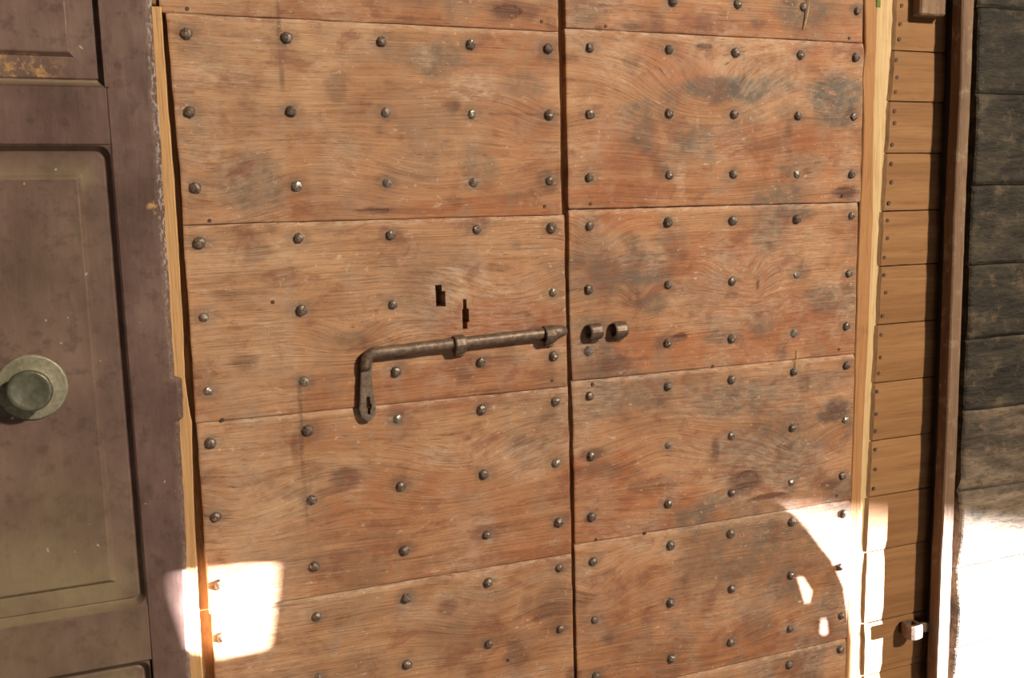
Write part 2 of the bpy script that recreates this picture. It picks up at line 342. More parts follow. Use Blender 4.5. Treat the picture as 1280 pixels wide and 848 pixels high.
NL = [[(233, 42), (358, 47), (477, 52), (588, 56), (685, 61)], [(237, 140), (364, 139), (482, 141), (590, 143), (686, 144)], [(244, 235), (371, 233), (484, 229), (592, 228), (687, 226)],
 [(249, 304), (373, 298), (488, 294), (596, 287), (689, 285)], [(255, 397), (377, 388), (491, 381), (691, 366)], [(260, 489), (380, 477), (495, 465), (601, 453), (692, 445)],
 [(263, 554), (385, 538), (497, 524), (602, 512), (694, 502)], [(270, 646), (390, 625), (501, 608), (605, 593), (695, 579)], [(275, 731), (393, 708), (506, 688), (608, 669), (698, 653)],
 [(278, 797), (396, 771), (508, 748), (610, 728), (699, 710)], [(398, 848), (509, 831), (611, 805), (700, 786)],
 [(841, 2), (922, 5), (1004, 9), (1071, 14)],
 [(737, 60), (836, 62), (919, 66), (1000, 69), (1069, 72)], [(737, 143), (836, 142), (917, 143), (997, 145), (1067, 146)], [(736, 222), (836, 219), (916, 218), (996, 218), (1064, 218)],
 [(737, 283), (835, 278), (916, 276), (996, 274), (1064, 270)], [(736, 362), (835, 356), (915, 352), (996, 344), (1061, 342)], [(736, 439), (834, 429), (914, 424), (993, 417), (1058, 408)],
 [(737, 495), (835, 483), (914, 475), (992, 465), (1058, 457)], [(739, 570), (835, 557), (914, 545), (990, 535), (1057, 525)], [(740, 646), (835, 630), (914, 616), (989, 603), (1053, 595)],
 [(741, 702), (838, 682), (913, 667), (989, 652), (1054, 642)], [(743, 775), (838, 753), (914, 736), (988, 719), (1049, 709)], [(745, 845), (839, 823), (913, 803), (987, 786), (1051, 770)], [(1050, 812), (987, 831)]]
STUDS = [tuple(U(a, b)[[0, 2]]) for row in NL for a, b in row]
WORN = {(255, 397), (260, 489), (590, 143), (482, 141), (592, 228), (371, 233), (380, 477), (736, 439), (993, 417), (996, 218), (996, 344), (695, 579), (835, 557), (989, 603), (691, 366), (1057, 525), (497, 524), (484, 229)}
WORNP = [tuple(U(a, b)[[0, 2]]) for a, b in WORN]

def warp(x, z, seed):
    return 0.0022*(fbm(x*3+seed, z*4, seed+40)-.5)

def plank(parent, x0, x1, z0, z1, seed, yf=0.0, thick=0.03, res=0.0036, holes=(), chamf=0.008):
    """one board as a fine grid: worn ends, chamfered top edge, cut key slots"""
    xs = list(np.linspace(x0, x1, max(8, int((x1-x0)/res)))); zs = list(np.linspace(z0, z1, max(8, int((z1-z0)/res))))
    for (a, b, c, d) in holes:
        for L, e in ((xs, a), (xs, b), (zs, c), (zs, d)):
            i = int(np.argmin([abs(v-e) for v in L])); L[i] = e
    for e in (0.0015, 0.004):
        xs += [x0+e, x1-e]; zs += [z0+e, z1-e]
    xs = np.array(sorted(set(xs))); zs = np.array(sorted(set(zs)))
    X, Z = np.meshgrid(xs, zs)
    grain, st = fields(X, Z, seed, z1, z0)
    eL = 0.0022*(fbm(Z*38, Z*0+seed, seed)-.5)+0.003*(vn(Z*6, Z*0, seed+2)-.5); eR = 0.0024*(fbm(Z*34+5, Z*0+seed, seed+3)-.5)
    eT = 0.0016*(fbm(X*26, X*0+seed, seed+6)-.5)
    wL = 1-sstep(0, 0.02, X-x0); wR = 1-sstep(0, 0.02, x1-X); wT = 1-sstep(0, 0.02, z1-Z); wB = 1-sstep(0, 0.02, Z-z0)
    PX = X+eL*wL+eR*wR; PZ = Z+eT*wT-0.6*eT*wB
    Y = yf+warp(X, Z, seed)
    ch = chamf*(0.7+0.6*fbm(X*7, X*0+seed, seed+8))
    Y = Y+0.0022*np.clip(1-(z1-Z)/ch, 0, 1)
    for dd, r in ((Z-z0, .0018), (X-x0, .003), (x1-X, .003)):
        q = np.clip(1-dd/r, 0, 1); Y = Y+0.0007*q*q
    Y = Y+0.0005*(fbm(grain[..., 0]*30, grain[..., 1]*420, seed)-.5)+0.0011*st[..., 0]*(st[..., 0] > .8)
    cx, cz = (x0+x1)/2, (z0+z1)/2
    nz, nx = X.shape
    V = np.stack([PX-cx, Y, PZ-cz], -1).reshape(-1, 3).tolist()
    idx = np.arange(nz*nx).reshape(nz, nx)
    F = []
    def inhole(a, b):
        return any(h[0]-1e-6 <= a <= h[1]+1e-6 and h[2]-1e-6 <= b <= h[3]+1e-6 for h in holes)
    keep = {}
    for j in range(nz-1):
        for i in range(nx-1):
            if holes and inhole((xs[i]+xs[i+1])/2, (zs[j]+zs[j+1])/2): keep[(i, j)] = 1; continue
            F.append((idx[j, i], idx[j, i+1], idx[j+1, i+1], idx[j+1, i]))
    extra = []
    def back(k):
        extra.append(k); V.append([V[k][0], yf+thick, V[k][2]]); return len(V)-1
    def skirt(loop):
        bk = [back(k) for k in loop]
        for a in range(len(loop)):
            b = (a+1) % len(loop); F.append((loop[a], loop[b], bk[b], bk[a]))
        return bk
    border = list(idx[0, :])+list(idx[1:, -1])+list(idx[-1, -2::-1])+list(idx[-2:0:-1, 0])
    bk = skirt([int(k) for k in border]); F.append(tuple(bk))
    # walls of the slots
    for (i, j) in keep:
        for (di, dj, a, b) in ((-1, 0, (j, i), (j+1, i)), (1, 0, (j+1, i+1), (j, i+1)), (0, -1, (j, i+1), (j, i)), (0, 1, (j+1, i), (j+1, i+1))):
            if (i+di, j+dj) not in keep:
                p, q = int(idx[a]), int(idx[b]); F.append((p, q, back(q), back(p)))
    me = bpy.data.meshes.new('plank'); me.from_pydata(V, [], [tuple(int(q) for q in f) for f in F]); me.update()
    me.materials.append(WOOD)
    ga = grain.reshape(-1, 3); sa = st.reshape(-1, 4)
    if extra: ga = np.vstack([ga, ga[extra]]); sa = np.vstack([sa, sa[extra]])
    at = me.attributes.new('grain', 'FLOAT_VECTOR', 'POINT'); at.data.foreach_set('vector', ga.astype(np.float32).ravel())
    at = me.color_attributes.new('stain', 'FLOAT_COLOR', 'POINT'); at.data.foreach_set('color', sa.astype(np.float32).ravel())
    fix(me)
    o = link('plank', me, parent, (cx, 0, cz))
    o['_r'] = 0; del o['_r']
    return o, seed, (x0, x1, z0, z1), yf

# forged stud heads: a few shapes shared by all studs
def stud_mesh(k, mat):
    rs = random.Random(k); n = 9; v = []; f = []
    for r, h in ((1.0, -0.3), (1.0, 0.22), (0.74, 0.62), (0.32, 0.86)):
        for i in range(n):
            a = 2*math.pi*i/n+0.3*k; q = r*(1+rs.uniform(-.09, .09))*0.0066
            v.append((q*math.cos(a), -h*0.0062*(1+rs.uniform(-.08, .08)), q*math.sin(a)))
    for r in range(3):
        for i in range(n):
            j = (i+1) % n; f.append((r*n+i, r*n+j, (r+1)*n+j, (r+1)*n+i))
    f.append(tuple(range(3*n, 4*n)))
    return fix(mesh('nail', v, f, mat))
SM = [stud_mesh(k, NAIL) for k in range(5)]; SW = [stud_mesh(k+9, NAILW) for k in range(3)]
HOLES = [U(a, b)[[0, 2]] for a, b in ((234, 11), (262, 276), (278, 525), (677, 27), (757, 33), (681, 258), (738, 255), (1061, 48), (690, 476), (741, 481), (745, 675), (806, 667), (891, 458), (1049, 437), (1046, 620), (1053, 245), (635, 826), (341, 378))]
def put_studs(pl):
    o, seed, (x0, x1, z0, z1), yf = pl
    for x, z in HOLES:
        if x0 <= x <= x1 and z0 <= z < z1:
            tk = link('tack_or_hole', TM, o, (x, yf+float(warp(np.array(x), np.array(z), seed))-.0002, z)); tk.scale = (.75, 1, .75)  # dark disc stands in for an empty nail hole
    for k, (x, z) in enumerate(STUDS):
        if x0 <= x <= x1 and z0 <= z < z1:
            worn = (x, z) in WORNP
            me = SW[k % 3] if worn else SM[k % 5]
            y = yf+float(warp(np.array(x), np.array(z), seed))
            s = link('nail', me, o, (x, y-(0.0 if not worn else -0.0015), z))
            s.rotation_euler = (random.uniform(-.12, .12), random.uniform(0, 6.28), random.uniform(-.12, .12))
            q = random.uniform(0.9, 1.1); s.scale = (q, q*random.uniform(.85, 1.2), q)

# ------------------------------------------------------------------ boards along z with uneven edges
def vboard(name, L, R, yf, yb, mat, parent, top=2.16, bot=0.0, step=0.012, wob=0.0008, seed=1, bev=0.0015, tilt=0.0, paint=False):
    """upright board; L and R list (pixel row, pixel column) of its edges on the plane of its front"""
    def curve(P):
        w = np.array([U(x, y, yf) for y, x in P]); o = np.argsort(w[:, 2]); return w[o, 2], w[o, 0]
    zl, xl = curve(L); zr, xr = curve(R)
    zs = [bot]+list(np.arange(0.62, 1.80, step))+[top]
    for q in list(zl)+list(zr): zs += [q-0.0006, q+0.0006]
    zs = np.array(sorted(z for z in zs if bot <= z <= top))
    a = np.interp(zs, zl, xl)+wob*2*(fbm(zs*40, zs*0+seed, seed)-.5); b = np.interp(zs, zr, xr)+wob*2*(fbm(zs*40+3, zs*0+seed, seed+1)-.5)
    b = np.maximum(b, a+0.003)
    n = len(zs); cx = float(a.mean()); V = []
    ts = [0, .02, .5, .98, 1] if not paint else [0, .02, .25, .5, .75, .88, .93, .97, 1]
    for i in range(n):
        w = b[i]-a[i]; yw = yf+0.0006*(fbm(zs[i]*9, seed*1.0, seed+2)-.5)
        row = [(a[i], yb)]
        for t in ts:
            xx = a[i]+min(max(t*w, bev if t > 0 else 0), w-bev if t < 1 else w)
            row.append((xx, yw+(bev if t in (0, 1) else 0)+tilt*(t-.5)*w))
        row.append((b[i], yb))
        V += [(x-cx, y, zs[i]) for x, y in row]
    c = len(ts)+2; F = []
    for i in range(n-1):
        for j in range(c):
            k = (j+1) % c; F.append((i*c+j, i*c+k, (i+1)*c+k, (i+1)*c+j))
    F.append(tuple(range(c))); F.append(tuple((n-1)*c+j for j in range(c)))
    me = fix(mesh(name, V, F, mat))
    o = link(name, me, parent, (cx, 0, 0)); return o, (zs, a, b)

def stain_attr(me, arr):
    at = me.color_attributes.new('stain', 'FLOAT_COLOR', 'POINT'); at.data.foreach_set('color', np.asarray(arr, np.float32).ravel())
def vco(o):
    me = o.data; c = np.empty(len(me.vertices)*3); me.vertices.foreach_get('co', c)
    return c.reshape(-1, 3)+np.array(wloc(o))

def box(name, x0, x1, y0, y1, z0, z1, mat, parent, bev=0.0015, seg=1):
    bm = bmesh.new(); bmesh.ops.create_cube(bm, size=1)
    for v in bm.verts: v.co = ((v.co.x)*(x1-x0), (v.co.y)*(y1-y0), (v.co.z)*(z1-z0))
    if bev: bmesh.ops.bevel(bm, geom=bm.edges[:], offset=bev, segments=seg, affect='EDGES')
    me = bpy.data.meshes.new(name); bm.to_mesh(me); bm.free(); me.materials.append(mat)
    return link(name, me, parent, ((x0+x1)/2, (y0+y1)/2, (z0+z1)/2))

# ================================================================== setting
fl = box('floor', -2.4, 2.6, -2.6, 0.12, -0.05, 0.0, STONE, None, 0)
tag(fl, 'worn stone floor below the doors, out of the picture', 'floor', 'structure')

# boarded wall that carries the doors: shade-coloured backing behind and the strip of narrow boards on the right
YI = -0.005
wb = tag(empty('wall_back', (0.4, YI, 0)), 'narrow brown boards in the recess between door frame and post', 'wall', 'structure')
box('backing', -0.75, 2.05, 0.100, 0.125, 0.0, 2.3, SHADOWWOOD, wb, 0)  # dark sheet added to stop light leaks and keep gaps shaded
JI = [np.mean([U(1115, a, YI)[2], U(1150, b, YI)[2]]) for a, b in ((63, 64), (127, 127), (192, 191), (264, 263), (333, 330), (406, 401), (478, 472), (549, 543), (619, 611), (687, 677), (772, 766))]
st_ = np.mean(-np.diff(JI)); zz = list(JI)
while zz[0] < 2.16: zz.insert(0, zz[0]+st_)
while zz[-1] > 0.0: zz.append(max(0.0, zz[-1]-st_) if zz[-1]-st_ > -.03 else 0.0)
SN = [(1127, 7), (1125, 30), (1124, 49), (1120, 75), (1121, 97), (1119, 115), (1118, 139), (1118, 154), (1115, 181), (1114, 205), (1114, 228), (1111, 254), (1109, 276), (1109, 298), (1105, 322), (1105, 344), (1107, 366), (1103, 395), (1101, 419), (1100, 447), (1098, 467), (1096, 490), (1095, 518), (1094, 539), (1094, 562), (1094, 587), (1092, 611)]
SN = [U(a, b, YI) for a, b in SN]
RC = [(0, 1121.5), (60, 1119), (130, 1113.5), (270, 1105), (420, 1098), (560, 1090.5), (620, 1087), (700, 1084), (760, 1081.5), (848, 1081)]
_c = np.array([U(x, y, YI) for y, x in RC]); cz_ = _c[::-1, 2]; cx_ = _c[::-1, 0]
def board(x1, y, z0, z1):
    """narrow board whose left end is worn to a rough slope"""
    n = 7; V = []; F = []; cz = (z0+z1)/2; cx = 1.14; jit = random.uniform(-.0008, .0008)
    for i in range(n):
        z = z0+(z1-z0)*i/(n-1); x0 = float(np.interp(z, cz_, cx_))+jit; w = random.uniform(-.0012, .0012); e = .0012 if i in (0, n-1) else 0
        V += [(a-cx, b, z-cz) for a, b in ((x0-.0065+w, .025), (x0-.0065+w, 0.0000), (x0+w*.6, y+e), (x1, y+e), (x1, .025))]
    for i in range(n-1):
        for k in range(5): j = (k+1) % 5; F.append((i*5+k, i*5+j, i*5+5+j, i*5+5+k))
    F += [tuple(range(5)), tuple((n-1)*5+k for k in range(5))]
    me = mesh('board', V, F, INNER); me.materials.append(EDGE)
    for q, p in enumerate(me.polygons):
        if q < (n-1)*5 and q % 5 in (0, 1): p.material_index = 1
    return link('board', fix(me), wb, (cx, 0, cz))
def tack_mesh():
    v = [(0.0030*math.cos(i*math.pi/4), -0.0008, 0.0030*math.sin(i*math.pi/4)) for i in range(8)]+[(0.0034*math.cos(i*math.pi/4), 0.001, 0.0034*math.sin(i*math.pi/4)) for i in range(8)]
    return fix(mesh('tack_or_hole', v, [tuple(range(8))]+[(i, (i+1) % 8, 8+(i+1) % 8, 8+i) for i in range(8)], TACKM))
TACKM = mat_metal('rusty_tack_iron', (0.06, 0.03, 0.02), (0.11, 0.06, 0.04), 0.7, 0.2)
TM = tack_mesh()
for k in range(len(zz)-1):
    z1, z0 = zz[k], zz[k+1]
    if z1-z0 < 0.01: continue
    o = board(1.245, YI+random.uniform(-.0006, .0006), z0+0.0009, z1-0.0009)
    for p in SN:
        if z0 < p[2] <= z1: link('tack_or_hole', TM, o, (p[0], YI-0.0004, p[2]))

# weathered dark planks on the far right
YD = -0.030
wr = tag(empty('wall_right', (1.4, YD, 0)), 'weathered blackish horizontal planks at the right beyond the post', 'wall', 'structure')
JD = [np.mean([U(1225, a, YD)[2], U(1275, b, YD)[2]]) for a, b in ((118, 117), (231, 232), (332, 328), (424, 418), (513, 507), (613, 603), (706, 694), (805, 788))]
zz = list(JD); st_ = np.mean(-np.diff(JD))
while zz[0] < 2.16: zz.insert(0, zz[0]+st_)
while zz[-1] > 0.0: zz.append(zz[-1]-st_ if zz[-1]-st_ > 0.03 else 0.0)
XD = np.interp
dl_ = [U(x, y, YD) for y, x in ((0, 1225), (150, 1222), (270, 1216), (420, 1210), (520, 1207), (560, 1204), (600, 1204), (613, 1199), (650, 1201), (690, 1197), (720, 1193), (770, 1196), (848, 1189))]
dz_ = np.array([p[2] for p in dl_])[::-1]; dx_ = np.array([p[0] for p in dl_])[::-1]
for k in range(len(zz)-1):
    z1, z0 = zz[k], zz[k+1]; n = 34; rows = 9; V = []; F = []; x1 = 1.80; cz = (z0+z1)/2; pr = random.uniform(-.002, .002)
    xs = [0, .002, .005]+list(np.linspace(0.012, 1, n)**1.4)
    for r in range(rows):
        t = r/(rows-1); t = 0.5-0.5*math.cos(math.pi*t)*(1 if r not in (0, rows-1) else 1)
        for s in xs:
            zt = z1-0.0006+0.004*(fbm(np.array(s*9), np.array(k*3.1), 4)-.5); zb = z0+0.0006+0.004*(fbm(np.array(s*9), np.array((k+1)*3.1), 4)-.5)
            z = zb+(zt-zb)*t; xl = float(np.interp(z, dz_, dx_))+0.0012*(vn(np.array(z*90), np.array(1.0), 3)-.5)
            x = xl+(x1-xl)*s
            e = min(t, 1-t)*(z1-z0); y = YD+pr+0.004*(fbm(np.array(x*6), np.array(z*22), 8)-.5)+0.0025*max(0, 1-e/0.005)**1.5+0.003*max(0, 1-s/0.006)
            V.append((x-1.5, float(y), float(z)-cz))
    c = len(xs)
    for r in range(rows-1):
        for i in range(c-1): F.append((r*c+i, r*c+i+1, (r+1)*c+i+1, (r+1)*c+i))
    bo = [i for i in range(c)]+[r*c+c-1 for r in range(1, rows)]+[(rows-1)*c+i for i in range(c-2, -1, -1)]+[r*c for r in range(rows-2, 0, -1)]
    b0 = len(V); V += [(V[i][0], YD+0.03, V[i][2]) for i in bo]
    for a in range(len(bo)): b = (a+1) % len(bo); F.append((bo[a], bo[b], b0+b, b0+a))
    F.append(tuple(range(b0, b0+len(bo))))
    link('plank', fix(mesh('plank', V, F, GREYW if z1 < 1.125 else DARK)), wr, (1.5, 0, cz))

wl = box('wall_left', -2.4, -0.475, -0.02, 0.12, 0.0, 2.3, PLASTER, None, 0)
tag(wl, 'old plaster wall left of the brown painted door', 'wall', 'structure')
# unseen screens added on the right, openings projected back to cut the sun patches
def to_mask(p, X):
    t = (X-p[0])/(-SUN_DIR[0]); q = np.array(p)-SUN_DIR*t; return q[1], q[2]
XW = 1.9
arc = [(946, 560), (955, 625), (975, 640), (1000, 664), (1030, 700), (1047, 735), (1053, 775), (1056, 800), (1054, 900)]
o1 = [to_mask(U(a, b), XW) for a, b in arc]
o1 = [(o1[0][0], 1.12)]+o1[1:]
yb_ = o1[-1][0]; big = o1+[(yb_, 0.06), (-0.03, 0.06), (-0.03, 1.12)]
bit1 = [to_mask(U(a, b), XW) for a, b in ((987, 718), (1000, 722), (1012, 740), (1009, 754), (1001, 761))]
bit2 = [to_mask(U(a, b), XW) for a, b in ((1021, 763), (1031, 777), (1033, 792), (1026, 801), (1018, 792))]
slot = [to_mask(U(a, b), XW) for a, b in ((344, 706), (341, 740), (336, 790), (332, 812), (300, 818), (262, 826))]+[to_mask(U(a, b, -.03), XW) for a, b in ((228, 812), (213, 770), (202, 728), (205, 718))]+[to_mask(U(a, b), XW) for a, b in ((256, 712), (300, 707))]
def holed(name, outer, holes, X, th, mat):
    bm = bmesh.new(); ed = []
    for lp in [outer]+holes:
        vs_ = [bm.verts.new((0, y, z)) for y, z in lp]
        ed += [bm.edges.new((vs_[i], vs_[(i+1) % len(vs_)])) for i in range(len(vs_))]
    bmesh.ops.triangle_fill(bm, edges=ed, use_beauty=True, use_dissolve=False)
    r = bmesh.ops.extrude_face_region(bm, geom=bm.faces[:])
    for v in r['geom']:
        if isinstance(v, bmesh.types.BMVert): v.co.x += th
    bmesh.ops.recalc_face_normals(bm, faces=bm.faces[:])
    me = bpy.data.meshes.new(name); bm.to_mesh(me); bm.free(); me.materials.append(mat)
    return link(name, me, None, (X, 0, 0))
w = holed('sun_mask_side', [(0.02, 0.0), (0.02, 1.34), (-1.3, 1.34), (-1.3, 0.0)], [big, slot, bit1, bit2], XW, 0.012, PLASTER)
tag(w, 'added unseen screen on the right, openings cut to shape the sun patches', 'wall', 'structure')
lin = [to_mask(U(a, b), 14.0) for a, b in ((255, 715), (1000, 652), (1260, 676))]
w = holed('sun_mask_far', [(-11.0, 0.0), (-11.0, 3.2), (-4.2, 3.2), (-4.2, 0.0)], [[(-10.6, 0.05), (-10.6, 1.2)]+[tuple(q) for q in lin]+[(-4.6, lin[2][1]-.2), (-4.6, 0.05)]], 14.0, 0.1, PLASTER)
tag(w, 'added unseen far screen, low opening cut to end the sun patches at the top', 'wall', 'structure')

# ================================================================== studded double door
LX0, LX1, RX0, RX1 = 0.0450, 0.5255, 0.5325, 1.0165
d1 = tag(empty('door_1', (0.285, 0.015, 0)), 'left leaf of studded plank door, carrying the long iron bolt', 'door', 'structure')
d2 = tag(empty('door_2', (0.775, 0.015, 0)), 'right leaf of studded plank door, with two small iron rings', 'door', 'structure')
JL = [1.6815, 1.447, 1.215, 0.979]; JR = [1.687, 1.454, 1.222, 0.990, 0.760]
def rect(a, b, c, d):
    p, q = U(a, d), U(c, b); return (p[0], q[0], p[2], q[2])
K1 = [rect(545, 356, 552, 365), rect(545, 364, 556.5, 384)]
K2 = [rect(579, 374, 583.5, 387), rect(577, 386, 586, 404), rect(578.5, 403, 584, 412)]
for h in (K1, K2):            # make the pieces of a slot meet exactly
    for a, b in zip(h, h[1:]):
        m_ = b[3]; i = h.index(a); h[i] = (a[0], a[1], m_, a[3])
top = 2.15
zl = [top, JL[0]+0.235]+JL+[0.745, 0.51, 0.275, 0.04]
zr = [top, JR[0]+0.235]+JR+[0.525, 0.29, 0.04]
endsR = {1: -.004, 2: -.0035, 3: .0, 4: .001, 5: .0015}
for leaf, zs_, x0, x1, sd_ in ((d1, zl, LX0, LX1, 10), (d2, zr, RX0, RX1, 30)):
    for k in range(len(zs_)-1):
        z1, z0 = zs_[k], zs_[k+1]
        vis = z1 > 0.62 and z0 < 1.80
        a, b = x0, x1
        if leaf is d1:
            b += endsR.get(k, 0); a += (-.006 if k == 1 else 0.0)+random.uniform(-.001, .001)
        else: b += random.uniform(-.003, .002)
        pl = plank(leaf, a, b, z0+0.0003, z1-0.0003, sd_+k, yf=random.uniform(-.0008, .0008), res=0.0027 if vis else 0.03,
                   holes=(K1+K2) if (leaf is d1 and k == 3) else ())
        put_studs(pl)

box('rebate', 0.5215, 0.5365, 0.012, 0.028, 0.04, 2.15, ORANGE, d2, 0)
box('rebate', 0.030, 0.0465, 0.017, 0.03, 0.04, 2.15, EDGE, d1, 0)
# ---- iron work helpers
def tube_mesh(name, path, radii, n=12, mat=IRON, flat=1.0, cap=True, seed=0):
    rs = random.Random(seed); P = [np.array(p) for p in path]; V = []; F = []
    for i, p in enumerate(P):
        d = _n(P[min(i+1, len(P)-1)]-P[max(i-1, 0)]); u = np.cross(d, [0, 1, 0])
        u = _n(u) if np.linalg.norm(u) > 1e-4 else np.array([1., 0, 0]); v = np.cross(u, d)
        for k in range(n):
            a = 2*math.pi*(k+.5)/n; r = radii[i]*(1+rs.uniform(-.03, .03)); V.append(p+u*r*math.cos(a)+v*r*flat*math.sin(a))
    for i in range(len(P)-1):
        for k in range(n):
            j = (k+1) % n; F.append((i*n+k, i*n+j, (i+1)*n+j, (i+1)*n+k))
    if cap: F.append(tuple(range(n))); F.append(tuple((len(P)-1)*n+k for k in range(n)))
    return V, F
def part(name, V, F, mat, parent, smooth=False):
    V = np.array(V); c = V.mean(0); me = fix(mesh(name, V-c, F, mat, smooth)); return link(name, me, parent, tuple(c))
def ring(name, c, axis, ro, ri, ln, parent, mat=IRON, n=20, seed=0):
    rs = random.Random(seed); axis = _n(axis); u = _n(np.cross(axis, [0, 1, 0])); v = np.cross(u, axis); V = []; F = []
    jit = [1+rs.uniform(-.04, .04) for _ in range(n)]
    for (r, h) in ((ri, -.5), (ro*.93, -.5), (ro, -.38), (ro, .38), (ro*.93, .5), (ri, .5)):
        for k in range(n):
            a = 2*math.pi*k/n; q = r*(jit[k] if r > ri else 1); V.append(np.array(c)+axis*h*ln+u*q*math.cos(a)+v*q*math.sin(a))
    for r in range(6):
        for k in range(n):
            j = (k+1) % n; s = (r+1) % 6; F.append((r*n+k, r*n+j, s*n+j, s*n+k))
    return part(name, V, F, mat, parent)

# sliding bolt: round rod, elbow and flat slotted handle
YB = -0.0095
A = U(466, 441.5, YB); B = U(707, 413.5, YB); ax = _n(B-A)
bolt = tag(empty('sliding_bolt', (float((A[0]+B[0])/2), YB, float((A[2]+B[2])/2))), 'long iron sliding bolt with bent slotted handle, across the left plank leaf', 'bolt')
path = []; rad = []
elbow = A
hb = U(457, 462, YB+0.001)
for t in np.linspace(0, 1, 7):      # elbow curve
    a = np.array(hb)*(1-t)**2+2*t*(1-t)*np.array(U(455, 440, YB))+np.array(U(474, 440.6, YB))*t*t
    path.append(a); rad.append(0.0066+0.0008*t)
L0 = np.array(path[-1])
for t in np.linspace(0.05, 0.90, 26):
    path.append(L0+(B-L0)*t); rad.append(0.0074+0.0006*math.sin(t*40)*0.3)
for t, r in ((0.93, .0092), (0.96, .0085), (1.0, .0062)):
    path.append(L0+(B-L0)*t); rad.append(r)
V, F = tube_mesh('rod', path, rad, 12, flat=0.98, seed=3); part('rod', V, F, IRON, bolt, True)
# flat handle
YH = YB-0.0005
outl = [(452.5, 446), (451, 470), (450, 500), (449.5, 513), (451.5, 521), (456, 526), (461, 527.5), (466, 525), (469.3, 519), (470, 511), (468.5, 499), (466, 482), (465, 468), (466, 452), (462, 445), (457, 443.5)]
slot_ = [(458, 496.5), (462.3, 496), (463, 504), (464.5, 506), (464.5, 511), (463, 512), (463.2, 518), (460, 518.5), (459.5, 511), (458.4, 510)]
bm = bmesh.new(); ed = []
for lp in (outl, slot_):
    vs_ = [bm.verts.new(tuple(U(a, b, YH))) for a, b in lp]; ed += [bm.edges.new((vs_[i], vs_[(i+1) % len(vs_)])) for i in range(len(vs_))]
bmesh.ops.triangle_fill(bm, edges=ed, use_beauty=True, use_dissolve=False)
r = bmesh.ops.extrude_face_region(bm, geom=bm.faces[:])
for v in r['geom']:
    if isinstance(v, bmesh.types.BMVert): v.co.y += 0.0070
bmesh.ops.recalc_face_normals(bm, faces=bm.faces[:])
hc = Vector(U(459, 485, YH)); bmesh.ops.translate(bm, verts=bm.verts[:], vec=-hc)
sharp = [e for e in bm.edges if len(e.link_faces) == 2 and e.calc_face_angle() > 0.9 and not all(abs(v.co.x) < .0062 and -.041 < v.co.z < -.008 for v in e.verts)]
bmesh.ops.bevel(bm, geom=sharp, offset=0.0009, segments=2, affect='EDGES')
me = bpy.data.meshes.new('handle'); bm.to_mesh(me); bm.free(); me.materials.append(IRON)
o = link('handle', me, bolt, tuple(hc)); o['label'] = 'flat iron handle with a slot'
# staples holding the bolt (left leaf) and receiving rings (right leaf)
ring('bolt_staple', U(574, 430.5, YB), ax, 0.0122, 0.0080, 0.0150, d1, seed=1)
ring('bolt_staple', U(686, 418.5, YB), ax, 0.0122, 0.0082, 0.0150, d1, seed=2)
rax = _n([1, 0.02, 0.02])
ring('keeper_ring', U(743, 414.5, -0.0065), rax, 0.0112, 0.0078, 0.0185, d2, seed=4)
ring('keeper_ring', U(774, 412.5, -0.0065), rax, 0.0112, 0.0078, 0.0185, d2, seed=5)
for (a, b, w_) in ((574, 442.5, .013), (686, 430.5, .013), (743, 424.5, .013), (774, 422.5, .013)):
    p = U(a, b, -0.003); box('staple_foot', p[0]-w_/2, p[0]+w_/2, -0.006, 0.001, p[2]-0.003, p[2]+0.003, IRON, d1 if a < 700 else d2, 0.0012)

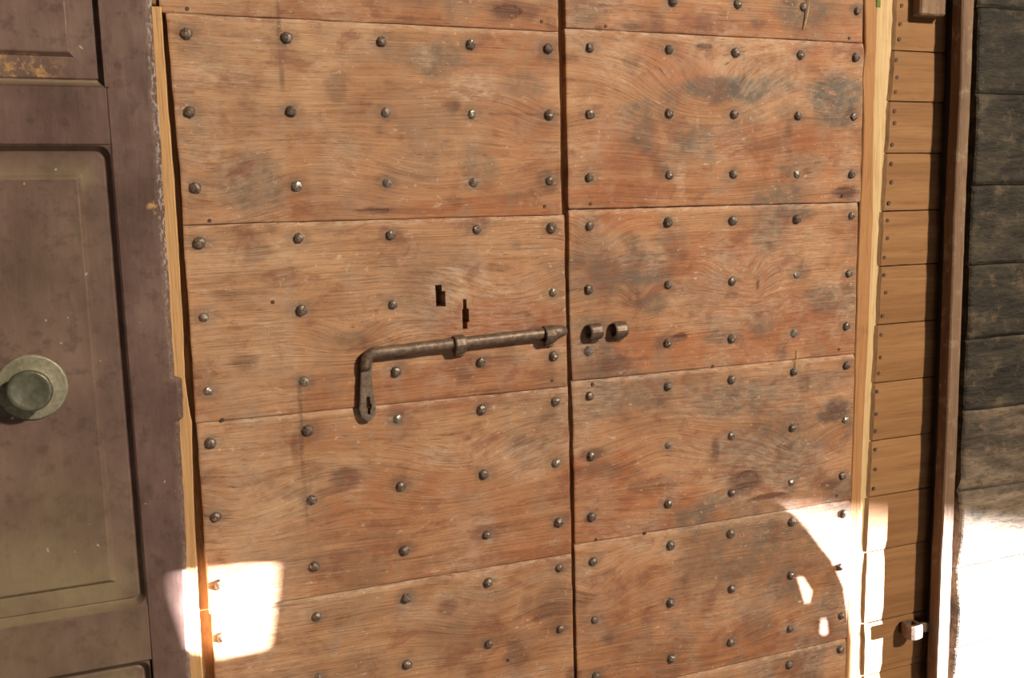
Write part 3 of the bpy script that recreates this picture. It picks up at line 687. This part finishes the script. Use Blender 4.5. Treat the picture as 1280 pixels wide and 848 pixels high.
# ================================================================== brown painted panelled door on the left
YP = -0.030
d3 = tag(empty('door_3', (-0.2, -0.012, 0)), 'dark brown painted panelled door at the left with round knob', 'door', 'structure')
pe = [(0, 190), (20, 190), (140, 198), (270, 206), (400, 214), (472, 218), (475, 228), (500, 229), (524, 229), (527, 224), (640, 231), (760, 235.5), (848, 239)]
XPR = float(np.mean([U(x, y, YP)[0] for x, y in ((147, 200), (157, 400), (166, 560), (177, 745))]))
XPU = float(U(131, 60, YP)[0])
st, (zs_s, a_s, b_s) = vboard('stile', [(0, 400), (1, 400)], pe, YP, 0.012, PAINT, d3, seed=5, paint=True, wob=.0011, step=0.009) if False else (None, (None, None, None))
CHIP = U(194, 256, YP)
def vstile():
    def curve(P):
        w_ = np.array([U(x, y, YP) for y, x in P]); o_ = np.argsort(w_[:, 2]); return w_[o_, 2], w_[o_, 0]
    zr_, xr_ = curve(pe); bot_, top_ = 0.0, 2.16
    zs = [bot_]+list(np.arange(0.66, 1.80, 0.006))+[top_]
    for q in zr_: zs += [q-.0006, q+.0006]
    zs = np.array(sorted(zs)); b = np.interp(zs, zr_, xr_)+0.0022*(fbm(zs*60, zs*0+2, 5)-.5)
    ts = [0, .03, .2, .4, .6, .75, .82, .88, .93, .97, 1]; V = []; S = []; c = len(ts)+2
    for i, z in enumerate(zs):
        w_ = b[i]-XPR; row = [(XPR, 0.012)]
        for t in ts:
            rd_ = 0.0055*max(0, (t-.86)/.14)**2
            row.append((XPR+t*w_, YP+rd_+(0.001 if t == 0 else 0)+0.0008*float(vn(np.array(z*70), np.array(t*6), 9)-.5)))
        row.append((b[i], 0.012))
        for k, (x, y) in enumerate(row):
            e = b[i]-x
            fl_ = (1-sstep(0.002, 0.008, e))*(0.22+0.7*sstep(1.25, 1.45, z)); V.append((x, y, z)); S.append((0.12*(1-sstep(.7, 1.1, z)), 1.6*float(np.hypot((x-CHIP[0])/1.4, z-CHIP[2]) < .006), float(fl_), 1))
    F = []
    for i in range(len(zs)-1):
        for j in range(c): k = (j+1) % c; F.append((i*c+j, i*c+k, (i+1)*c+k, (i+1)*c+j))
    F.append(tuple(range(c))); F.append(tuple((len(zs)-1)*c+j for j in range(c)))
    me = mesh('stile', V, F, PAINT); stain_attr(me, S); fix(me); return link('stile', me, d3)
vstile()
XL_ = -0.40
def prect(px_r, y_top, y_bot):
    zt = float(U(px_r, y_top, YP)[2]); zb = float(U(px_r, y_bot, YP)[2]); return zt, zb
z_u_bot = float(U(60, 107, YP)[2]); z_m_top = float(U(60, 181, YP)[2]); z_m_bot = float(U(90, 772, YP)[2]); z_l_top = float(U(130, 836, YP)[2])
panels = [(2.02, z_u_bot, XPU), (z_m_top, z_m_bot, XPR), (z_l_top, 0.2, XPR-0.002)]
def pbox(name, x0, x1, z0, z1, sheen_dust):
    o = box(name, x0, x1, YP, 0.012, z0, z1, PAINT, d3, 0.0012)
    stain_attr(o.data, [(sheen_dust, 0, 0, 1)]*len(o.data.vertices)); return o
pbox('stile', -0.47, XL_, 0.0, 2.16, .1)
for (za, zb, dv) in ((2.02, 2.16, 0), (z_m_top, z_u_bot, .0), (z_l_top, z_m_bot, .25), (0.0, 0.2, .2)):
    pbox('rail', XL_, XPR+0.0005, za, zb, dv)
pbox('stile', XPU, XPR+0.0004, z_u_bot, 2.02, 0)
def panel(z1, z0, xr, sheen_dust, wear, cr):
    """sunk panel: quirk, flat margin, raised field"""
    loops = [(0.0, 0.0006, 0), (0.0008, 0.0012, cr), (0.0062, 0.0090, cr), (0.0078, 0.0092, cr), (0.0095, 0.0078, cr), (0.031, 0.0070, .002), (0.0350, 0.0022, .002), (0.0365, 0.0018, .002), (0.075, 0.0018, .002)]
    V = []; F = []; S = []; n = None
    for off, dy, rad_ in loops:
        a0, a1, b0, b1 = XL_+off, xr-off, z0+off, z1-off; r_ = max(rad_-off*0.5, 0.0006) if rad_ else 0.0
        pts = []
        for (cx, cz, a) in ((a1, b1, 0), (a0, b1, 90), (a0, b0, 180), (a1, b0, 270)):
            for q in range(6):
                th = math.radians(a+q*18); sx = -1 if cx == a1 else 1; sz = -1 if cz == b1 else 1
                pts.append((cx+sx*r_+r_*math.cos(th), cz+sz*r_+r_*math.sin(th)))
            # straight run to the next corner
        n = len(pts)
        for (x, z) in pts:
            V.append((x, YP+dy, z)); S.append((sheen_dust, 0, 0, 1))
    for i in range(len(loops)-1):
        for k in range(n):
            j = (k+1) % n; F.append((i*n+k, i*n+j, (i+1)*n+j, (i+1)*n+k))
    # field as a grid so that painted sheen and dust can vary over it
    last = loops[-1][0]; i0 = (len(loops)-1)*n
    F.append(tuple(i0+k for k in range(n)))
    me = mesh('panel', V, F, PAINT); bm = bmesh.new(); bm.from_mesh(me)
    bmesh.ops.subdivide_edges(bm, edges=[e for e in bm.edges if e.calc_length() > .1], cuts=20, use_grid_fill=True)
    bmesh.ops.triangulate(bm, faces=[f for f in bm.faces if len(f.verts) > 8])
    bmesh.ops.recalc_face_normals(bm, faces=bm.faces[:]); bm.to_mesh(me); bm.free()
    c = np.empty(len(me.vertices)*3); me.vertices.foreach_get('co', c); c = c.reshape(-1, 3)
    dd = sheen_dust*(1-sstep(0.85, 1.25, c[:, 2])*0.9)*(0.5+0.5*(c[:, 0] < xr-0.03))  # tint grows downward, painting light reflected off the dusty gloss
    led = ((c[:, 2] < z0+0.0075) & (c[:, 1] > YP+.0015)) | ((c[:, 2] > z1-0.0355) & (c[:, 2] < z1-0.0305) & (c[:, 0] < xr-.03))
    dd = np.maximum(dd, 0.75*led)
    ww = wear*((c[:, 2] < z0+0.034) & (c[:, 2] > z0+.009))*(1-sstep(0.02, 0.05, np.abs(c[:, 0]-(xr-0.085))))
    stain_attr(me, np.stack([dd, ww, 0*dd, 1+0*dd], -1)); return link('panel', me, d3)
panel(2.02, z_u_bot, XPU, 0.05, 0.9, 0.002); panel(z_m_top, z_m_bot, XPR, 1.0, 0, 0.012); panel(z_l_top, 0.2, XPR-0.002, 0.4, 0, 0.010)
# bare wooden rebate strip beside the paint
sl = [(8, 188), (140, 196), (270, 204), (470, 215), (527, 220), (640, 228), (848, 235)]
sr = [(8, 201.5), (140, 211), (200, 216), (270, 221), (400, 228.5), (470, 231), (490, 233), (520, 238), (527, 240), (640, 243), (760, 249), (848, 254)]
o, _ = vboard('edge_strip', sl, sr, -0.016, 0.02, PALE, d3, top=float(U(195, 8, -.016)[2]), seed=8, wob=.0006); o['label'] = 'bare pale wooden strip along the painted edge'
box('edge_strip', 0.022, 0.034, -0.0165, 0.02, float(U(195, 8, -.016)[2])+0.002, 2.16, EDGE, d3, 0.001)
# knob
kc = U(40, 484.5, YP+0.003-0.003); kp = empty('knob', (0, 0, 0)); kp.parent = None
def lathe(name, prof, c, mat, parent, n=40):
    V = []; F = []
    for r, h in prof:
        for k in range(n):
            a = 2*math.pi*k/n; V.append((r*math.cos(a), -h, r*math.sin(a)))
    for i in range(len(prof)-1):
        for k in range(n):
            j = (k+1) % n; F.append((i*n+k, i*n+j, (i+1)*n+j, (i+1)*n+k))
    F.append(tuple((len(prof)-1)*n+k for k in range(n))); F.append(tuple(range(n)))
    me = fix(mesh(name, V, F, mat, True)); o_ = link(name, me, parent, tuple(c))
    return o_
bpy.data.objects.remove(kp)
kn = lathe('knob', [(0.0355, -0.001), (0.0355, 0.0030), (0.0345, 0.0045), (0.0325, 0.0042), (0.024, 0.0058), (0.016, 0.0065), (0.0135, 0.0085)], (kc[0], YP+0.003, kc[2]), BRASS, d3)
kn['label'] = 'tarnished round knob on a broad rose'
lathe('knob_head', [(0.0125, 0.006), (0.0135, 0.013), (0.0185, 0.019), (0.0218, 0.023), (0.0225, 0.0265), (0.0215, 0.0290), (0.0195, 0.0300), (0.0165, 0.0290), (0.009, 0.0276), (0.003, 0.0272)], (kc[0], YP+0.003, kc[2]), BRASSD, kn)

# ================================================================== right frame, post, hinge knuckles
t1 = tag(empty('trim_1', (1.04, 0.0, 0)), 'light wooden frame strips along the right edge of the plank door', 'door frame', 'structure')
LA = [(0, 1081), (60, 1082), (100, 1078), (150, 1080), (270, 1075), (420, 1070), (560, 1066), (640, 1063), (848, 1057)]
RA = [(0, 1098), (270, 1094), (560, 1080), (700, 1077), (848, 1072)]
vboard('facing_board', LA, RA, -0.001, 0.06, ORANGE, t1, seed=21, wob=.0012)
LB = [(0, 1096), (60, 1094), (130, 1091), (270, 1090), (420, 1084), (560, 1077), (640, 1074.5), (760, 1073.5), (848, 1071)]
RB = [(y, x+6) for y, x in ((0, 1114), (60, 1109.5), (130, 1105), (200, 1101), (270, 1097), (420, 1090), (560, 1083), (640, 1080), (760, 1079), (848, 1078))]
vboard('pale_batten', LB, RB, -0.0012, 0.06, CREAM, t1, seed=23, wob=.0008)
gp = U(1098, 4, -0.0016)
box('paint_patch', gp[0]-.004, gp[0]+.004, -0.0024, -0.0008, gp[2]-.006, gp[2]+.03, GREEN, t1, 0.0006)
YF = -0.043
t2 = tag(empty('trim_2', (1.235, YF, 0)), 'upright brown wooden post between narrow boards and dark planks', 'post', 'structure')
LP = [(0, 1203.5), (100, 1201), (270, 1193), (420, 1188), (560, 1183), (600, 1181), (612, 1180), (640, 1179), (700, 1176), (760, 1174), (848, 1170)]
RP = [(0, 1218.5), (100, 1215), (270, 1207.5), (420, 1202), (560, 1197), (640, 1193), (700, 1191), (760, 1189), (848, 1185.5)]
vboard('post', LP, RP, YF, YF+0.019, POST, t2, seed=27, wob=.0009, bev=.002)
pc_ = float(U(1190, 424, YF)[0]); box('post_core', pc_+.006, pc_+.022, YF+0.018, YI+0.02, 0.0, 2.15, SHADOWWOOD, t2, 0.001)
def knuckle(px0, px1, py0, py1, hole, name, mat, depth):
    yk = YF+0.008
    p, q = U(px0, py1, yk), U(px1, py0, yk); zb, zt = p[2], q[2]; x0, x1 = p[0], q[0]+0.006
    r_ = (x1-x0)*0.5
    # upright rolled iron eye: rounded outline seen from above, with a bore
    V = []; F = []; n = 16; outl_ = [];
    cx, cy = x0+depth/2, yk+depth/2
    for k in range(n):
        a = 2*math.pi*k/n; c_, s_ = math.cos(a), math.sin(a); m_ = (abs(c_)**4+abs(s_)**4)**-.25
        outl_.append((cx+depth/2*c_*m_*(.98), cy+depth/2*s_*m_*.98))
    for (sc, z) in ((hole, zt-0.012), (hole, zt), (.88, zt), (1, zt-.0022), (1, zb+.0022), (.88, zb)):
        for (x, y) in outl_: V.append((cx+(x-cx)*sc, cy+(y-cy)*sc, z))
    for i in range(5):
        for k in range(n): j = (k+1) % n; F.append((i*n+k, i*n+j, (i+1)*n+j, (i+1)*n+k))
    F.append(tuple(range(n))); F.append(tuple(5*n+k for k in range(n)))
    o_ = part(name, V, F, mat, t2)
    zm = (zb+zt)/2
    box('hinge_arm', cx+depth*.4, x1+0.012, cy-.004, cy+.004, zb+.004, zt-.004, mat, o_, .0015)
knuckle(1139, 1158, 781, 803, .5, 'hinge_knuckle', IRON, 0.028)
# wooden block at the top
YK = YI-.019; tb = U(1151, 18, YK); te = float(U(1188, 10, YF)[0])+.012
box('block', tb[0], te, YK, YI, tb[2], tb[2]+0.06, POST, t2, .0025)

# ================================================================== straws caught on the boards
def straw(pts, r, label):
    P = [U(a, b, y) for a, b, y in pts]; c = np.mean(P, 0)
    V, F = tube_mesh('straw', P, [r]*len(P), 6)
    V = np.array(V)-c; o_ = link('straw', fix(mesh('straw', V, F, STRAWM)), None, tuple(c)); tag(o_, label, 'straw')
straw([(1011, -6, -.004), (1011, 8, -.005), (1008, 24, -.004), (1004, 37, -.0015)], .0009, 'thin dry straw hanging at the top of the right leaf')
straw([(996, 438, -.0015), (997, 450, -.003), (995, 462, -.003), (992, 470, -.0015)], .0007, 'short dry straw stuck over a plank joint on the right leaf')
